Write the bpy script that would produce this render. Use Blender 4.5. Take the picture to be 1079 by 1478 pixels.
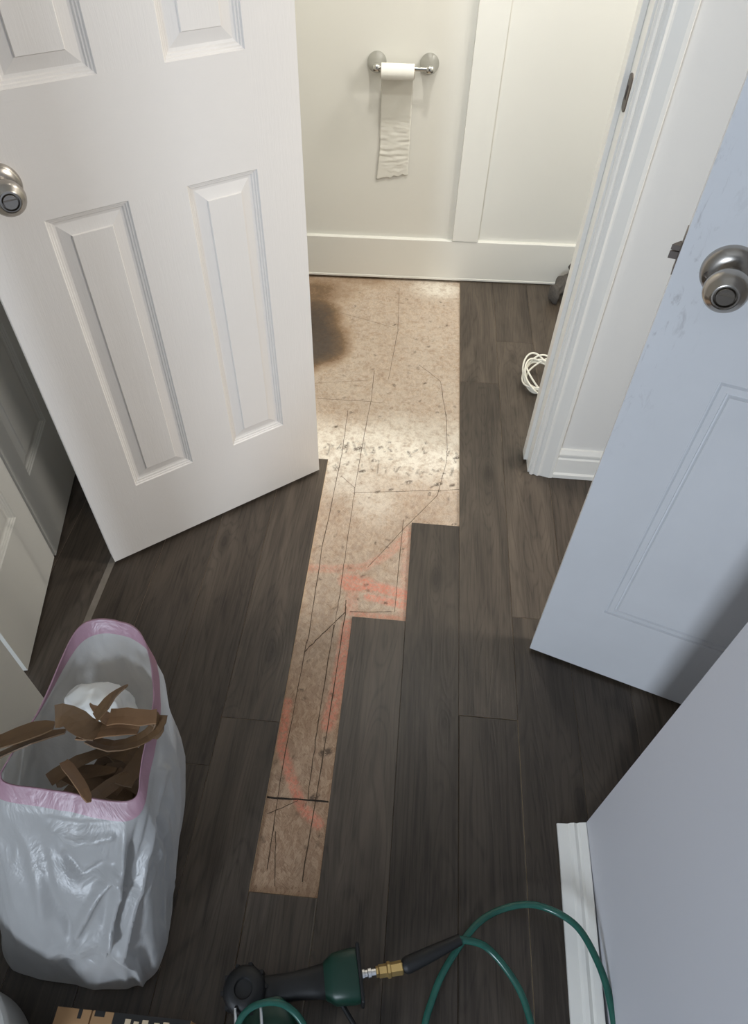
import bpy, bmesh, math, random
import numpy as np
from mathutils import Matrix, Vector, noise

for o in list(bpy.data.objects):
    bpy.data.objects.remove(o)
scene = bpy.context.scene
U = 1.42            # camera height in metres; plan coordinates below are multiples of it

# ------------------------------------------------------------------ camera
cam_data = bpy.data.cameras.new('camera')
cam = bpy.data.objects.new('camera', cam_data)
scene.collection.objects.link(cam)
yaw, pitch, roll, focal = math.radians(3.3494), math.radians(48.8034), math.radians(1.9768), 989.76
cam.matrix_world = (Matrix.Translation((0, 0, U)) @ Matrix.Rotation(yaw, 4, 'Z')
                    @ Matrix.Rotation(math.pi / 2 - pitch, 4, 'X') @ Matrix.Rotation(roll, 4, 'Z'))
cam_data.sensor_fit = 'VERTICAL'
cam_data.sensor_height = 36.0
cam_data.lens = focal / 1478 * 36.0
cam_data.clip_start = 0.01
scene.camera = cam

# ------------------------------------------------------------------ light and exposure
scene.view_settings.view_transform = 'Standard'
scene.view_settings.look = 'None'
scene.view_settings.gamma = 1.0
scene.view_settings.use_curve_mapping = False
scene.view_settings.exposure = 0.0
world = bpy.data.worlds.new('world')
scene.world = world
world.use_nodes = True
world.node_tree.nodes['Background'].inputs[0].default_value = (0.75, 0.85, 1.0, 1)
world.node_tree.nodes['Background'].inputs[1].default_value = 0.05


def area(name, loc, target, size, power, color, size_y=None):
    l = bpy.data.lights.new(name, 'AREA')
    l.energy = power
    l.color = color
    l.size = size
    if size_y:
        l.shape = 'RECTANGLE'
        l.size_y = size_y
    o = bpy.data.objects.new(name, l)
    scene.collection.objects.link(o)
    o.location = loc
    o.rotation_euler = (Vector(target) - Vector(loc)).to_track_quat('-Z', 'Y').to_euler()
    return o


area('bathroom_vanity_light', (0.95, 2.06, 2.10), (-0.1, 2.0, 0.0), 0.12, 10, (1.0, 0.96, 0.90), 0.25)
area('bathroom_added_light', (0.05, 1.66, 2.36), (0.05, 1.66, 0.0), 0.12, 14, (1.0, 0.96, 0.89))  # added lamp just behind the door header, brightens the floor; no fixture known
area('hall_window', (-1.25, -2.2, 1.15), (0.3, 0.6, 0.8), 0.4, 54, (0.77, 0.87, 1.0), 0.9)
area('side_room_light', (2.1, 0.86, 2.0), (-0.4, 1.1, 0.6), 0.4, 40, (1.0, 0.96, 0.90), 0.4)


# ------------------------------------------------------------------ helpers
def lin(r, g, b):
    f = lambda c: (c / 12.92 if c <= 0.04045 else ((c + 0.055) / 1.055) ** 2.4)
    return (f(r / 255), f(g / 255), f(b / 255), 1.0)


def link(o):
    scene.collection.objects.link(o)
    return o


def tag(o, label=None, cat=None, group=None, kind=None):
    if label: o['label'] = label
    if cat: o['category'] = cat
    if group: o['group'] = group
    if kind: o['kind'] = kind
    return o


def empty(name, loc=(0, 0, 0), rotz=0.0):
    o = bpy.data.objects.new(name, None)
    o.empty_display_size = 0.05
    o.location = loc
    o.rotation_euler = (0, 0, rotz)
    return link(o)


class MB:
    """collects vertices and faces for one mesh"""
    def __init__(self):
        self.v, self.f, self.m = [], [], []

    def box(self, x0, x1, y0, y1, z0, z1, mi=0):
        n = len(self.v)
        self.v += [(x, y, z) for z in (z0, z1) for y in (y0, y1) for x in (x0, x1)]
        self.f += [[n + i for i in q] for q in ((0, 2, 3, 1), (4, 5, 7, 6), (0, 1, 5, 4), (2, 6, 7, 3), (0, 4, 6, 2), (1, 3, 7, 5))]
        self.m += [mi] * 6
        return self

    def rings(self, rings, closed=True, cap0=False, cap1=False, mi=0):
        n0 = len(self.v)
        k = len(rings[0])
        for r in rings: self.v += [tuple(p) for p in r]
        for i in range(len(rings) - 1):
            for j in range(k if closed else k - 1):
                a, b = n0 + i * k + j, n0 + i * k + (j + 1) % k
                self.f.append([a, b, b + k, a + k]); self.m.append(mi)
        if cap0: self.f.append([n0 + j for j in range(k)][::-1]); self.m.append(mi)
        if cap1: self.f.append([n0 + (len(rings) - 1) * k + j for j in range(k)]); self.m.append(mi)
        return self

    def lathe(self, prof, axis='z', seg=32, origin=(0, 0, 0), mi=0, cap0=True, cap1=True):
        """prof: list of (radius, height); axis z, or '-y' (towards the viewer of a door)"""
        rr = []
        ox, oy, oz = origin
        for r, h in prof:
            ring = []
            for i in range(seg):
                a = 2 * math.pi * i / seg
                c, s = r * math.cos(a), r * math.sin(a)
                if axis == 'z': ring.append((ox + c, oy + s, oz + h))
                elif axis == '-y': ring.append((ox + c, oy - h, oz + s))
                elif axis == 'x': ring.append((ox + h, oy + c, oz + s))
            rr.append(ring)
        return self.rings(rr, True, cap0, cap1, mi)

    def tube(self, pts, rad, seg=10, cap=True, mi=0):
        pts = [Vector(p) for p in pts]
        rads = rad if isinstance(rad, (list, tuple)) else [rad] * len(pts)
        rr = []
        up = None
        for i, p in enumerate(pts):
            t = (pts[min(i + 1, len(pts) - 1)] - pts[max(i - 1, 0)]).normalized()
            if up is None:
                up = Vector((0, 0, 1)) if abs(t.z) < 0.9 else Vector((1, 0, 0))
            s = t.cross(up).normalized()
            up = s.cross(t).normalized()
            rr.append([p + (s * math.cos(a) + up * math.sin(a)) * rads[i] for a in [2 * math.pi * j / seg for j in range(seg)]])
        return self.rings(rr, True, cap, cap, mi)

    def build(self, name, mats, parent=None, smooth=False, bevel=0, recalc=True, sharp=35):
        me = bpy.data.meshes.new(name)
        me.from_pydata(self.v, [], self.f)
        if not isinstance(mats, (list, tuple)): mats = [mats]
        for m in mats: me.materials.append(m)
        me.polygons.foreach_set('material_index', self.m)
        if recalc:
            bm = bmesh.new(); bm.from_mesh(me)
            bmesh.ops.recalc_face_normals(bm, faces=bm.faces)
            bm.to_mesh(me); bm.free()
        if smooth:
            me.polygons.foreach_set('use_smooth', [True] * len(me.polygons))
            me.set_sharp_from_angle(angle=math.radians(sharp))
        o = link(bpy.data.objects.new(name, me))
        if parent: o.parent = parent
        if bevel:
            b = o.modifiers.new('bevel', 'BEVEL'); b.width = bevel; b.segments = 2
            b.limit_method = 'ANGLE'; b.angle_limit = math.radians(40)
        return o


def catmull(P, n, closed=False):
    P = [np.array(p, float) for p in P]
    out = []
    m = len(P)
    segs = m if closed else m - 1
    for i in range(segs):
        if closed:
            a, b, c, d = P[(i - 1) % m], P[i], P[(i + 1) % m], P[(i + 2) % m]
        else:
            a, b, c, d = P[max(i - 1, 0)], P[i], P[i + 1], P[min(i + 2, m - 1)]
        for k in range(n):
            t = k / n
            out.append(0.5 * ((2 * b) + (-a + c) * t + (2 * a - 5 * b + 4 * c - d) * t * t + (-a + 3 * b - 3 * c + d) * t ** 3))
    if not closed: out.append(P[-1])
    return out


# ------------------------------------------------------------------ materials
class NT:
    def __init__(self, name):
        self.mat = bpy.data.materials.new(name)
        self.mat.use_nodes = True
        self.t = self.mat.node_tree
        self.b = self.t.nodes['Principled BSDF']
        self.out = self.t.nodes['Material Output']

    def n(self, typ, **kw):
        nd = self.t.nodes.new(typ)
        for k, v in kw.items(): setattr(nd, k, v)
        return nd

    def l(self, a, b): self.t.links.new(a, b)

    def set(self, node, key, val):
        if hasattr(val, 'is_output') or isinstance(val, bpy.types.NodeSocket): self.l(val, node.inputs[key])
        else: node.inputs[key].default_value = val

    def coord(self, which='Object', scale=(1, 1, 1), loc=None):
        tc = self.n('ShaderNodeTexCoord'); mp = self.n('ShaderNodeMapping')
        mp.inputs['Scale'].default_value = scale
        if loc is not None: self.set(mp, 'Location', loc)
        self.l(tc.outputs[which], mp.inputs['Vector'])
        return mp.outputs[0]

    def noise(self, vec, scale=5, detail=4, rough=0.55, dist=0.0):
        nd = self.n('ShaderNodeTexNoise')
        nd.inputs['Scale'].default_value = scale; nd.inputs['Detail'].default_value = detail
        nd.inputs['Roughness'].default_value = rough; nd.inputs['Distortion'].default_value = dist
        self.l(vec, nd.inputs['Vector'])
        return nd.outputs['Fac']

    def ramp(self, fac, stops):
        r = self.n('ShaderNodeValToRGB')
        e = r.color_ramp.elements
        while len(e) < len(stops): e.new(0.5)
        for el, (p, c) in zip(e, stops):
            el.position = p; el.color = c if len(c) == 4 else (*c, 1)
        self.l(fac, r.inputs[0])
        return r.outputs[0]

    def mix(self, fac, a, b, mode='MIX'):
        m = self.n('ShaderNodeMix', data_type='RGBA', blend_type=mode)
        self.set(m, 0, fac); self.set(m, 6, a); self.set(m, 7, b)
        return m.outputs[2]

    def math(self, op, a, b=0.0, clamp=False):
        m = self.n('ShaderNodeMath', operation=op, use_clamp=clamp)
        self.set(m, 0, a); self.set(m, 1, b)
        return m.outputs[0]

    def bump(self, h, strength=0.2, dist=0.002):
        b = self.n('ShaderNodeBump')
        b.inputs['Strength'].default_value = strength; b.inputs['Distance'].default_value = dist
        self.l(h, b.inputs['Height']); self.l(b.outputs[0], self.b.inputs['Normal'])

    def base(self, c, rough=0.5, metal=0.0):
        self.set(self.b, 'Base Color', c); self.set(self.b, 'Roughness', rough); self.set(self.b, 'Metallic', metal)
        return self.mat


def paint(name, col, rough=0.45, var=0.03, grain=None, strength=0.15):
    """painted surface: faint mottling, optional embossed wood grain along 'z' or 'x'"""
    m = NT(name)
    v = m.noise(m.coord('Object', (1, 1, 1)), 3.0, 5)
    c = m.mix(m.ramp(v, [(0.3, (0, 0, 0)), (0.7, (1, 1, 1))]), tuple(x * (1 - var) for x in col[:3]) + (1,), col)
    if grain:
        sc = {'z': (55, 20, 4.5), 'x': (4.5, 20, 55)}[grain]
        h = m.noise(m.coord('Object', sc), 4.0, 5, 0.65, 0.8)
        m.bump(h, strength, 0.0015)
    else:
        h = m.noise(m.coord('Object', (1, 1, 1)), 260, 2)
        m.bump(h, strength * 0.5, 0.0006)
    return m.base(c, rough)


WHITE = lin(232, 230, 224)
M = {}
M['door_stile'] = paint('door_paint_vertical_grain', lin(236, 231, 225), 0.40, 0.03, 'z', 0.22)
M['door_rail'] = paint('door_paint_horizontal_grain', lin(236, 231, 225), 0.40, 0.03, 'x', 0.22)
M['trim'] = paint('white_trim_paint', lin(236, 235, 230), 0.35, 0.03)
M['wall_bath'] = paint('cream_white_wall_paint', lin(227, 226, 219), 0.55, 0.02)
M['wall_hall'] = paint('white_wall_paint', lin(228, 227, 224), 0.6, 0.02)
M['trim_bath'] = paint('bathroom_trim_paint', lin(229, 228, 221), 0.4, 0.02)
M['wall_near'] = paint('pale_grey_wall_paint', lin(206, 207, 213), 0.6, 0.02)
M['ceiling'] = paint('ceiling_paint', lin(235, 233, 228), 0.8, 0.02)
M['closet'] = paint('closet_door_paint', lin(222, 219, 210), 0.45, 0.03, 'z', 0.15)


def door2_paint():
    m = NT('scuffed_white_door_paint')
    oc = m.coord('Object', (1, 1, 1))
    v = m.noise(oc, 4, 5)
    c = m.mix(m.ramp(v, [(0.3, (0, 0, 0)), (0.7, (1, 1, 1))]), lin(221, 222, 224), lin(229, 230, 232))
    sx = m.n('ShaderNodeSeparateXYZ'); m.l(oc, sx.inputs[0])
    edge = m.math('SUBTRACT', 1.0, m.math('MULTIPLY', sx.outputs['X'], 14.0), True)
    zc = m.math('SUBTRACT', 1.0, m.math('MULTIPLY', m.math('ABSOLUTE', m.math('SUBTRACT', sx.outputs['Z'], 0.93)), 3.2), True)
    sp = m.ramp(m.noise(m.coord('Object', (70, 70, 24)), 1.0, 4, 0.7, 0.5), [(0.56, (0, 0, 0)), (0.72, (1, 1, 1))])
    msk = m.math('MULTIPLY', m.math('MULTIPLY', edge, zc), sp)
    c = m.mix(m.math('MULTIPLY', msk, 0.6), c, lin(120, 110, 108))
    sc = m.ramp(m.noise(m.coord('Object', (16, 16, 45)), 1.0, 3, 0.6, 1.5), [(0.70, (0, 0, 0)), (0.76, (1, 1, 1))])
    c = m.mix(m.math('MULTIPLY', sc, 0.0), c, lin(150, 145, 140))
    m.bump(m.noise(oc, 240, 2), 0.06, 0.0005)
    return m.base(c, 0.33)


M['door2'] = door2_paint()


def metal(name, col, rough):
    m = NT(name)
    v = m.noise(m.coord('Object', (1, 1, 1)), 9, 2)
    r = m.ramp(v, [(0.2, (rough * 0.93,) * 3), (0.8, (rough * 1.07,) * 3)])
    m.l(r, m.b.inputs['Roughness'])
    m.b.inputs['Base Color'].default_value = col
    m.b.inputs['Metallic'].default_value = 1.0
    return m.mat


M['nickel'] = metal('satin_nickel', lin(178, 172, 164), 0.26)
M['nickel_dark'] = metal('worn_nickel', lin(120, 112, 106), 0.4)
M['chrome'] = metal('polished_chrome', lin(190, 190, 186), 0.22)
M['steel'] = metal('bright_steel', lin(220, 220, 220), 0.22)
M['brass'] = metal('brass', lin(232, 200, 136), 0.42)


def plain(name, col, rough=0.5, scale=20, var=0.12, bump=0.1):
    m = NT(name)
    v = m.noise(m.coord('Object', (1, 1, 1)), scale, 4)
    c = m.mix(v, tuple(x * (1 - var) for x in col[:3]) + (1,), tuple(min(1, x * (1 + var)) for x in col[:3]) + (1,))
    m.bump(v, bump, 0.001)
    return m.base(c, rough)


M['black'] = plain('black_rubber', lin(15, 15, 16), 0.55)
M['dark_gap'] = plain('dark_gap', lin(18, 17, 16), 0.9)
M['green'] = plain('dark_green_casting', lin(10, 50, 38), 0.42)
M['brown'] = plain('brown_kraft_strip', lin(104, 79, 52), 0.6, 18, 0.3, 0.3)
M['brown_pale'] = plain('brown_kraft_strip_pale', lin(132, 100, 70), 0.6, 18, 0.25, 0.3)
M['cardboard'] = plain('cardboard', lin(158, 122, 84), 0.8, 14, 0.1)
M['print'] = plain('black_print', lin(24, 22, 20), 0.7)
M['print_pale'] = plain('pale_print', lin(200, 180, 150), 0.7)
M['bucket'] = plain('white_bucket_plastic', lin(196, 195, 190), 0.42, 6, 0.03, 0.03)
M['tissue'] = plain('toilet_tissue', lin(240, 239, 232), 0.9, 60, 0.03, 0.25)
M['sheet'] = None
M['cable'] = plain('white_cable_jacket', lin(238, 235, 222), 0.4, 30, 0.04, 0.05)
M['mat'] = plain('dark_grey_towelling', lin(84, 80, 76), 0.95, 160, 0.5, 0.8)
M['line'] = plain('scored_line', lin(74, 58, 42), 0.9, 60, 0.4)
M['crack'] = plain('panel_crack', lin(40, 32, 25), 0.9, 60, 0.4)
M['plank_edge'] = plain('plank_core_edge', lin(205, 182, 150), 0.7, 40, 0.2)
M['worn_glint_edge'] = plain('worn_glint_plank_edge', lin(118, 110, 100), 0.6, 30, 0.35)  # pale tone for worn edges and the painted reflection at the closet seam


def hose_mat():
    m = NT('translucent_green_hose')
    v = m.noise(m.coord('Object', (1, 1, 1)), 30, 3)
    c = m.mix(v, lin(30, 84, 74), lin(58, 116, 102))
    m.b.inputs['Transmission Weight'].default_value = 0.25
    m.b.inputs['IOR'].default_value = 1.4
    return m.base(c, 0.2)


M['hose'] = hose_mat()


def bag_mat(name, col, trans=0.5, alpha=0.85):
    m = NT(name)
    oc = m.coord('Object', (1, 1, 1))
    v = m.noise(oc, 9, 6, 0.6, 0.6)
    c = m.mix(v, tuple(x * 0.93 for x in col[:3]) + (1,), col)
    d = m.n('ShaderNodeBsdfDiffuse'); tr = m.n('ShaderNodeBsdfTranslucent'); g = m.n('ShaderNodeBsdfGlossy')
    for nd in (d, tr): m.l(c, nd.inputs['Color'])
    g.inputs['Roughness'].default_value = 0.38
    bp = m.n('ShaderNodeBump'); bp.inputs['Strength'].default_value = 0.22; bp.inputs['Distance'].default_value = 0.02
    wr = m.math('ABSOLUTE', m.math('SUBTRACT', m.noise(m.coord('Object', (1, 1, 0.6)), 16, 4, 0.55, 1.2), 0.5))
    m.l(wr, bp.inputs['Height'])
    for nd in (d, g): m.l(bp.outputs[0], nd.inputs['Normal'])
    a = m.n('ShaderNodeMixShader'); a.inputs[0].default_value = trans
    m.l(d.outputs[0], a.inputs[1]); m.l(tr.outputs[0], a.inputs[2])
    b = m.n('ShaderNodeMixShader')
    b.inputs[0].default_value = 0.055
    m.l(a.outputs[0], b.inputs[1]); m.l(g.outputs[0], b.inputs[2])
    tp = m.n('ShaderNodeBsdfTransparent')
    e = m.n('ShaderNodeMixShader'); e.inputs[0].default_value = alpha
    m.l(tp.outputs[0], e.inputs[1]); m.l(b.outputs[0], e.inputs[2])
    m.l(e.outputs[0], m.out.inputs['Surface'])
    return m.mat


M['bag'] = bag_mat('thin_white_plastic_film', lin(208, 208, 207), 0.44, 0.86)
M['sheet'] = plain('thin_tissue_sheet', lin(224, 222, 213), 0.9, 60, 0.02, 0.2)
M['hem'] = bag_mat('pink_drawstring_hem', lin(188, 148, 162), 0.25, 0.95)


def plank_mat():
    m = NT('dark_oak_plank')
    oi = m.n('ShaderNodeObjectInfo')
    off = m.n('ShaderNodeVectorMath', operation='SCALE')
    cb = m.n('ShaderNodeCombineXYZ')
    m.l(oi.outputs['Random'], cb.inputs[0]); m.l(oi.outputs['Random'], cb.inputs[1]); m.l(oi.outputs['Random'], cb.inputs[2])
    m.l(cb.outputs[0], off.inputs[0]); off.inputs[3].default_value = 37.0
    tc = m.n('ShaderNodeTexCoord')
    ad = m.n('ShaderNodeVectorMath', operation='ADD')
    m.l(tc.outputs['Object'], ad.inputs[0]); m.l(off.outputs[0], ad.inputs[1])

    def mp(s):
        q = m.n('ShaderNodeMapping'); q.inputs['Scale'].default_value = s
        m.l(ad.outputs[0], q.inputs['Vector']); return q.outputs[0]
    broad = m.noise(mp((9, 1.4, 1)), 1.3, 4, 0.6, 1.4)
    # cathedral figure: rings of a strongly stretched noise
    fig = m.noise(mp((11, 1.15, 1)), 1.0, 2, 0.5, 0.6)
    vo = m.n('ShaderNodeTexVoronoi', voronoi_dimensions='2D'); vo.inputs['Scale'].default_value = 1.0
    m.l(mp((6.5, 2.4, 1)), vo.inputs['Vector'])
    vs = m.n('ShaderNodeSeparateColor'); m.l(vo.outputs['Color'], vs.inputs[0])
    some = m.math('GREATER_THAN', vs.outputs[0], 0.62)
    near = m.math('MULTIPLY', m.math('POWER', m.math('SUBTRACT', 1.0, vo.outputs['Distance'], True), 5.0), some)
    rings = m.math('ABSOLUTE', m.math('SINE', m.math('ADD', m.math('MULTIPLY', fig, 58.0), m.math('MULTIPLY', near, 15.0))))
    fine = m.noise(mp((190, 5, 1)), 1.0, 4, 0.7, 0.3)
    pores = m.ramp(fine, [(0.44, (0, 0, 0)), (0.58, (1, 1, 1))])
    knot = m.math('MULTIPLY', m.ramp(vo.outputs['Distance'], [(0.025, (1, 1, 1)), (0.13, (0, 0, 0))]), some)
    c = m.ramp(broad, [(0.28, lin(52, 45, 39)), (0.52, lin(71, 63, 55)), (0.78, lin(92, 82, 72))])
    c = m.mix(m.math('MULTIPLY', m.ramp(rings, [(0.1, (1, 1, 1)), (0.6, (0, 0, 0))]), 0.30), c, lin(22, 18, 15))
    c = m.mix(m.math('MULTIPLY', pores, 0.34), c, lin(92, 82, 72))
    c = m.mix(m.math('MULTIPLY', knot, 0.55), c, lin(26, 21, 17))
    bri = m.math('ADD', 0.78, m.math('MULTIPLY', oi.outputs['Random'], 0.5))
    hs = m.n('ShaderNodeHueSaturation'); m.l(bri, hs.inputs['Value']); m.l(c, hs.inputs['Color'])
    m.bump(m.math('ADD', m.math('MULTIPLY', rings, 0.4), fine), 0.22, 0.0012)
    m.base(hs.outputs[0], 0.38)
    m.b.inputs['Specular IOR Level'].default_value = 0.36
    return m.mat


M['plank'] = plank_mat()


def osb_mat():
    m = NT('oriented_strand_board')
    oc = m.coord('Object', (1, 1, 1))
    v1 = m.n('ShaderNodeTexVoronoi'); v1.inputs['Scale'].default_value = 1.0; v1.inputs['Randomness'].default_value = 1.0
    wob = m.n('ShaderNodeTexNoise'); wob.inputs['Scale'].default_value = 9.0
    m.l(oc, wob.inputs['Vector'])
    vm = m.n('ShaderNodeVectorMath', operation='MULTIPLY_ADD')
    m.l(wob.outputs['Color'], vm.inputs[0]); vm.inputs[1].default_value = (0.05, 0.05, 0); m.l(oc, vm.inputs[2])
    mp = m.n('ShaderNodeMapping'); mp.inputs['Scale'].default_value = (165, 75, 1); m.l(vm.outputs[0], mp.inputs['Vector'])
    m.l(mp.outputs[0], v1.inputs['Vector'])
    sx = m.n('ShaderNodeSeparateColor'); m.l(v1.outputs['Color'], sx.inputs[0])
    flake = m.ramp(sx.outputs[0], [(0.0, lin(150, 120, 95)), (0.5, lin(162, 133, 107)), (1.0, lin(176, 148, 121))])
    def rot(a, sc):
        tcn = m.n('ShaderNodeTexCoord'); r0 = m.n('ShaderNodeMapping'); r0.inputs['Rotation'].default_value = (0, 0, a)
        r1 = m.n('ShaderNodeMapping'); r1.inputs['Scale'].default_value = sc
        m.l(tcn.outputs['Object'], r0.inputs[0]); m.l(r0.outputs[0], r1.inputs[0]); return r1.outputs[0]
    f1 = m.noise(rot(0.35, (420, 85, 1)), 1.0, 4, 0.7, 1.2)
    f2 = m.noise(rot(-0.9, (420, 85, 1)), 1.0, 4, 0.7, 1.2)
    sel = m.ramp(m.noise(oc, 26, 3, 0.6), [(0.44, (0, 0, 0)), (0.56, (1, 1, 1))])
    fib = m.mix(sel, f1, f2)
    c = m.mix(m.math('MULTIPLY', m.ramp(fib, [(0.48, (0, 0, 0)), (0.66, (1, 1, 1))]), 0.60), flake, lin(108, 82, 56))
    c = m.mix(m.math('MULTIPLY', m.ramp(fib, [(0.30, (1, 1, 1)), (0.44, (0, 0, 0))]), 0.35), c, lin(196, 172, 142))
    fl2 = m.noise(oc, 210, 4, 0.7, 2.0)
    c = m.mix(m.math('MULTIPLY', m.ramp(fl2, [(0.60, (0, 0, 0)), (0.68, (1, 1, 1))]), 0.65), c, lin(84, 62, 42))
    at = m.n('ShaderNodeAttribute'); at.attribute_name = 'marks'
    sc = m.n('ShaderNodeSeparateColor'); m.l(at.outputs['Color'], sc.inputs[0])
    stain, pink, white = sc.outputs[0], sc.outputs[1], sc.outputs[2]
    dark = at.outputs['Alpha']
    n1 = m.noise(oc, 60, 5, 0.7)
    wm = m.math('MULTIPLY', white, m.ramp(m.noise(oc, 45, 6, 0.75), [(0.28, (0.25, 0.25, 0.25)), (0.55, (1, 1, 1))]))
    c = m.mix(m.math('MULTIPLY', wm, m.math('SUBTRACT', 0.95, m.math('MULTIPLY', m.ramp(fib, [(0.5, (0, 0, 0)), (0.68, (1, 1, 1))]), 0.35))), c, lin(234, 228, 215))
    pm = m.math('MULTIPLY', pink, m.ramp(m.noise(oc, 150, 4, 0.7), [(0.36, (0.15, 0.15, 0.15)), (0.58, (1, 1, 1))]))
    c = m.mix(m.math('MULTIPLY', pm, 0.55), c, lin(232, 120, 96))
    st = m.math('MULTIPLY', stain, m.math('SUBTRACT', 1.15, m.math('MULTIPLY', m.ramp(m.mix(0.5, fib, n1), [(0.3, (0, 0, 0)), (0.7, (1, 1, 1))]), 0.62)))
    stc = m.ramp(st, [(0.0, lin(186, 158, 118)), (0.25, lin(136, 104, 68)), (0.52, lin(86, 65, 43)), (0.85, lin(44, 33, 26))])
    c = m.mix(m.ramp(st, [(0.06, (0, 0, 0)), (0.40, (0.9, 0.9, 0.9))]), c, stc)
    dk = m.math('MULTIPLY', dark, m.ramp(m.noise(oc, 190, 4, 0.7), [(0.40, (0, 0, 0)), (0.50, (1, 1, 1))]))
    c = m.mix(m.math('MULTIPLY', dk, 0.85), c, lin(66, 50, 36))
    m.bump(m.math('ADD', sx.outputs[0], fl2), 0.22, 0.0012)
    return m.base(c, 0.62)


M['osb'] = osb_mat()


# ------------------------------------------------------------------ floor: strand board with planks on it
PT = 0.008            # plank thickness; plank tops lie at z = 0
xs = np.arange(-0.70 * U, 0.96 * U, 0.02)
# dense grid where the board is exposed
gx = np.concatenate([np.arange(-1.0, -0.46, 0.12), np.arange(-0.46, 0.172, 0.004), np.arange(0.20, 1.45, 0.2)])
gy = np.concatenate([np.arange(-1.6, 0.25, 0.2), np.arange(0.27, 2.52, 0.004)])
GX, GY = np.meshgrid(gx, gy)
nx, ny = len(gx), len(gy)
vx, vy = (GX / U).ravel(), (GY / U).ravel()


def seg_dist(ax, ay, bx, by):
    dx, dy = bx - ax, by - ay
    t = np.clip(((vx - ax) * dx + (vy - ay) * dy) / (dx * dx + dy * dy + 1e-12), 0, 1)
    return np.hypot(vx - ax - t * dx, vy - ay - t * dy)


def stroke(mask, pts, w, amt=1.0):
    for (ax, ay), (bx, by) in zip(pts[:-1], pts[1:]):
        d = seg_dist(ax, ay, bx, by)
        np.maximum(mask, amt * np.clip((w - d) / (0.5 * w), 0, 1), out=mask)


wobx = np.array([noise.noise((x * 9, y * 9, 0)) for x, y in zip(vx, vy)])
stain = np.clip(1.5 * (1.32 - np.hypot((vx + 0.290) / 0.118, (vy - 1.455) / 0.150) + 0.30 * wobx), 0, 1)
stain = np.maximum(stain, np.clip(0.62 - np.hypot((vx + 0.29) / 0.16, (vy - 1.66) / 0.14) * 0.6 + 0.25 * wobx, 0, 0.5))
stain = np.maximum(stain, 0.30 * np.clip((vy - 1.66) / 0.05, 0, 1) * np.clip((-0.02 - vx) / 0.1, 0, 1))
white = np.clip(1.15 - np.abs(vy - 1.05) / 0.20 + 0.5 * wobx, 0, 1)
white = np.maximum(white, 0.42 * np.clip((vy - 0.72) / 0.25, 0, 1) + 0.1 * wobx)  # paler towards the bathroom: its stronger light painted over the real residue
white = np.clip(np.maximum(white, 0.28 * np.clip((vy - 0.45) / 0.2, 0, 1)), 0, 1)  # weaker lower step of the same painted brightness
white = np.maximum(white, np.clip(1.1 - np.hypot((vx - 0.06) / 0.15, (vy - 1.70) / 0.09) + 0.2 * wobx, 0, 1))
pink = np.zeros_like(vx)
stroke(pink, [(-0.155, 0.732), (-0.11, 0.735), (-0.06, 0.742), (-0.02, 0.775), (0.02, 0.83)], 0.012, 0.45)
stroke(pink, [(-0.083, 0.700), (-0.03, 0.702), (0.022, 0.690)], 0.014, 1.0)
stroke(pink, [(-0.085, 0.712), (-0.05, 0.706)], 0.02, 0.9)
stroke(pink, [(-0.045, 0.680), (0.022, 0.668)], 0.010, 0.9)
stroke(pink, [(-0.073, 0.705), (-0.072, 0.648)], 0.014, 0.4)
stroke(pink, [(-0.070, 0.643), (0.022, 0.640)], 0.008, 0.55)
stroke(pink, [(0.018, 0.84), (0.018, 0.65)], 0.012, 0.3)
stroke(pink, [(-0.074, 0.62), (-0.078, 0.50), (-0.085, 0.44)], 0.014, 0.85)
stroke(pink, [(-0.153, 0.47), (-0.150, 0.40), (-0.128, 0.355), (-0.105, 0.315), (-0.080, 0.296)], 0.010, 0.9)
dark = np.zeros_like(vx)
rng = random.Random(5)
for yc, n in ((1.055, 34), (1.0, 26)):
    for i in range(n):
        x = rng.uniform(-0.17, 0.112)
        stroke(dark, [(x, yc + rng.gauss(0, 0.012)), (x + rng.uniform(-.008, .008), yc + rng.gauss(0, 0.008))], rng.uniform(0.0012, 0.0032), rng.uniform(.5, 1))
for i in range(150):
    x, y = rng.uniform(-0.17, 0.11), rng.uniform(0.25, 1.7)
    stroke(dark, [(x, y), (x + rng.uniform(-.006, .006), y + rng.uniform(-.006, .006))], rng.uniform(0.002, 0.004), rng.uniform(.4, .9))
for x, y, w in ((-0.155, 1.115, .010), (-0.100, 1.05, .016), (0.108, 1.045, .012), (-0.085, 0.985, .012), (0.012, .965, .012), (0.072, .965, .014), (0.1, .965, .01), (-0.083, .395, .016), (-.09, .33, .012), (0.105, .862, .008)):
    stroke(dark, [(x - w * .3, y), (x + w * .3, y + w * .3)], w * .42, 1.0)
me = bpy.data.meshes.new('floor')
faces = [[j * nx + i, j * nx + i + 1, (j + 1) * nx + i + 1, (j + 1) * nx + i] for j in range(ny - 1) for i in range(nx - 1)]
me.from_pydata([(x, y, -PT) for x, y in zip(GX.ravel(), GY.ravel())], [], faces)
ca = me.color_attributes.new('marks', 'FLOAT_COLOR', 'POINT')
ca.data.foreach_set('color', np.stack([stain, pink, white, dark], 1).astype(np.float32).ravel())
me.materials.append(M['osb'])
floor = tag(link(bpy.data.objects.new('floor', me)), 'strand board subfloor with pink marks exposed between dark oak planks', 'floor', kind='structure')

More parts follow.
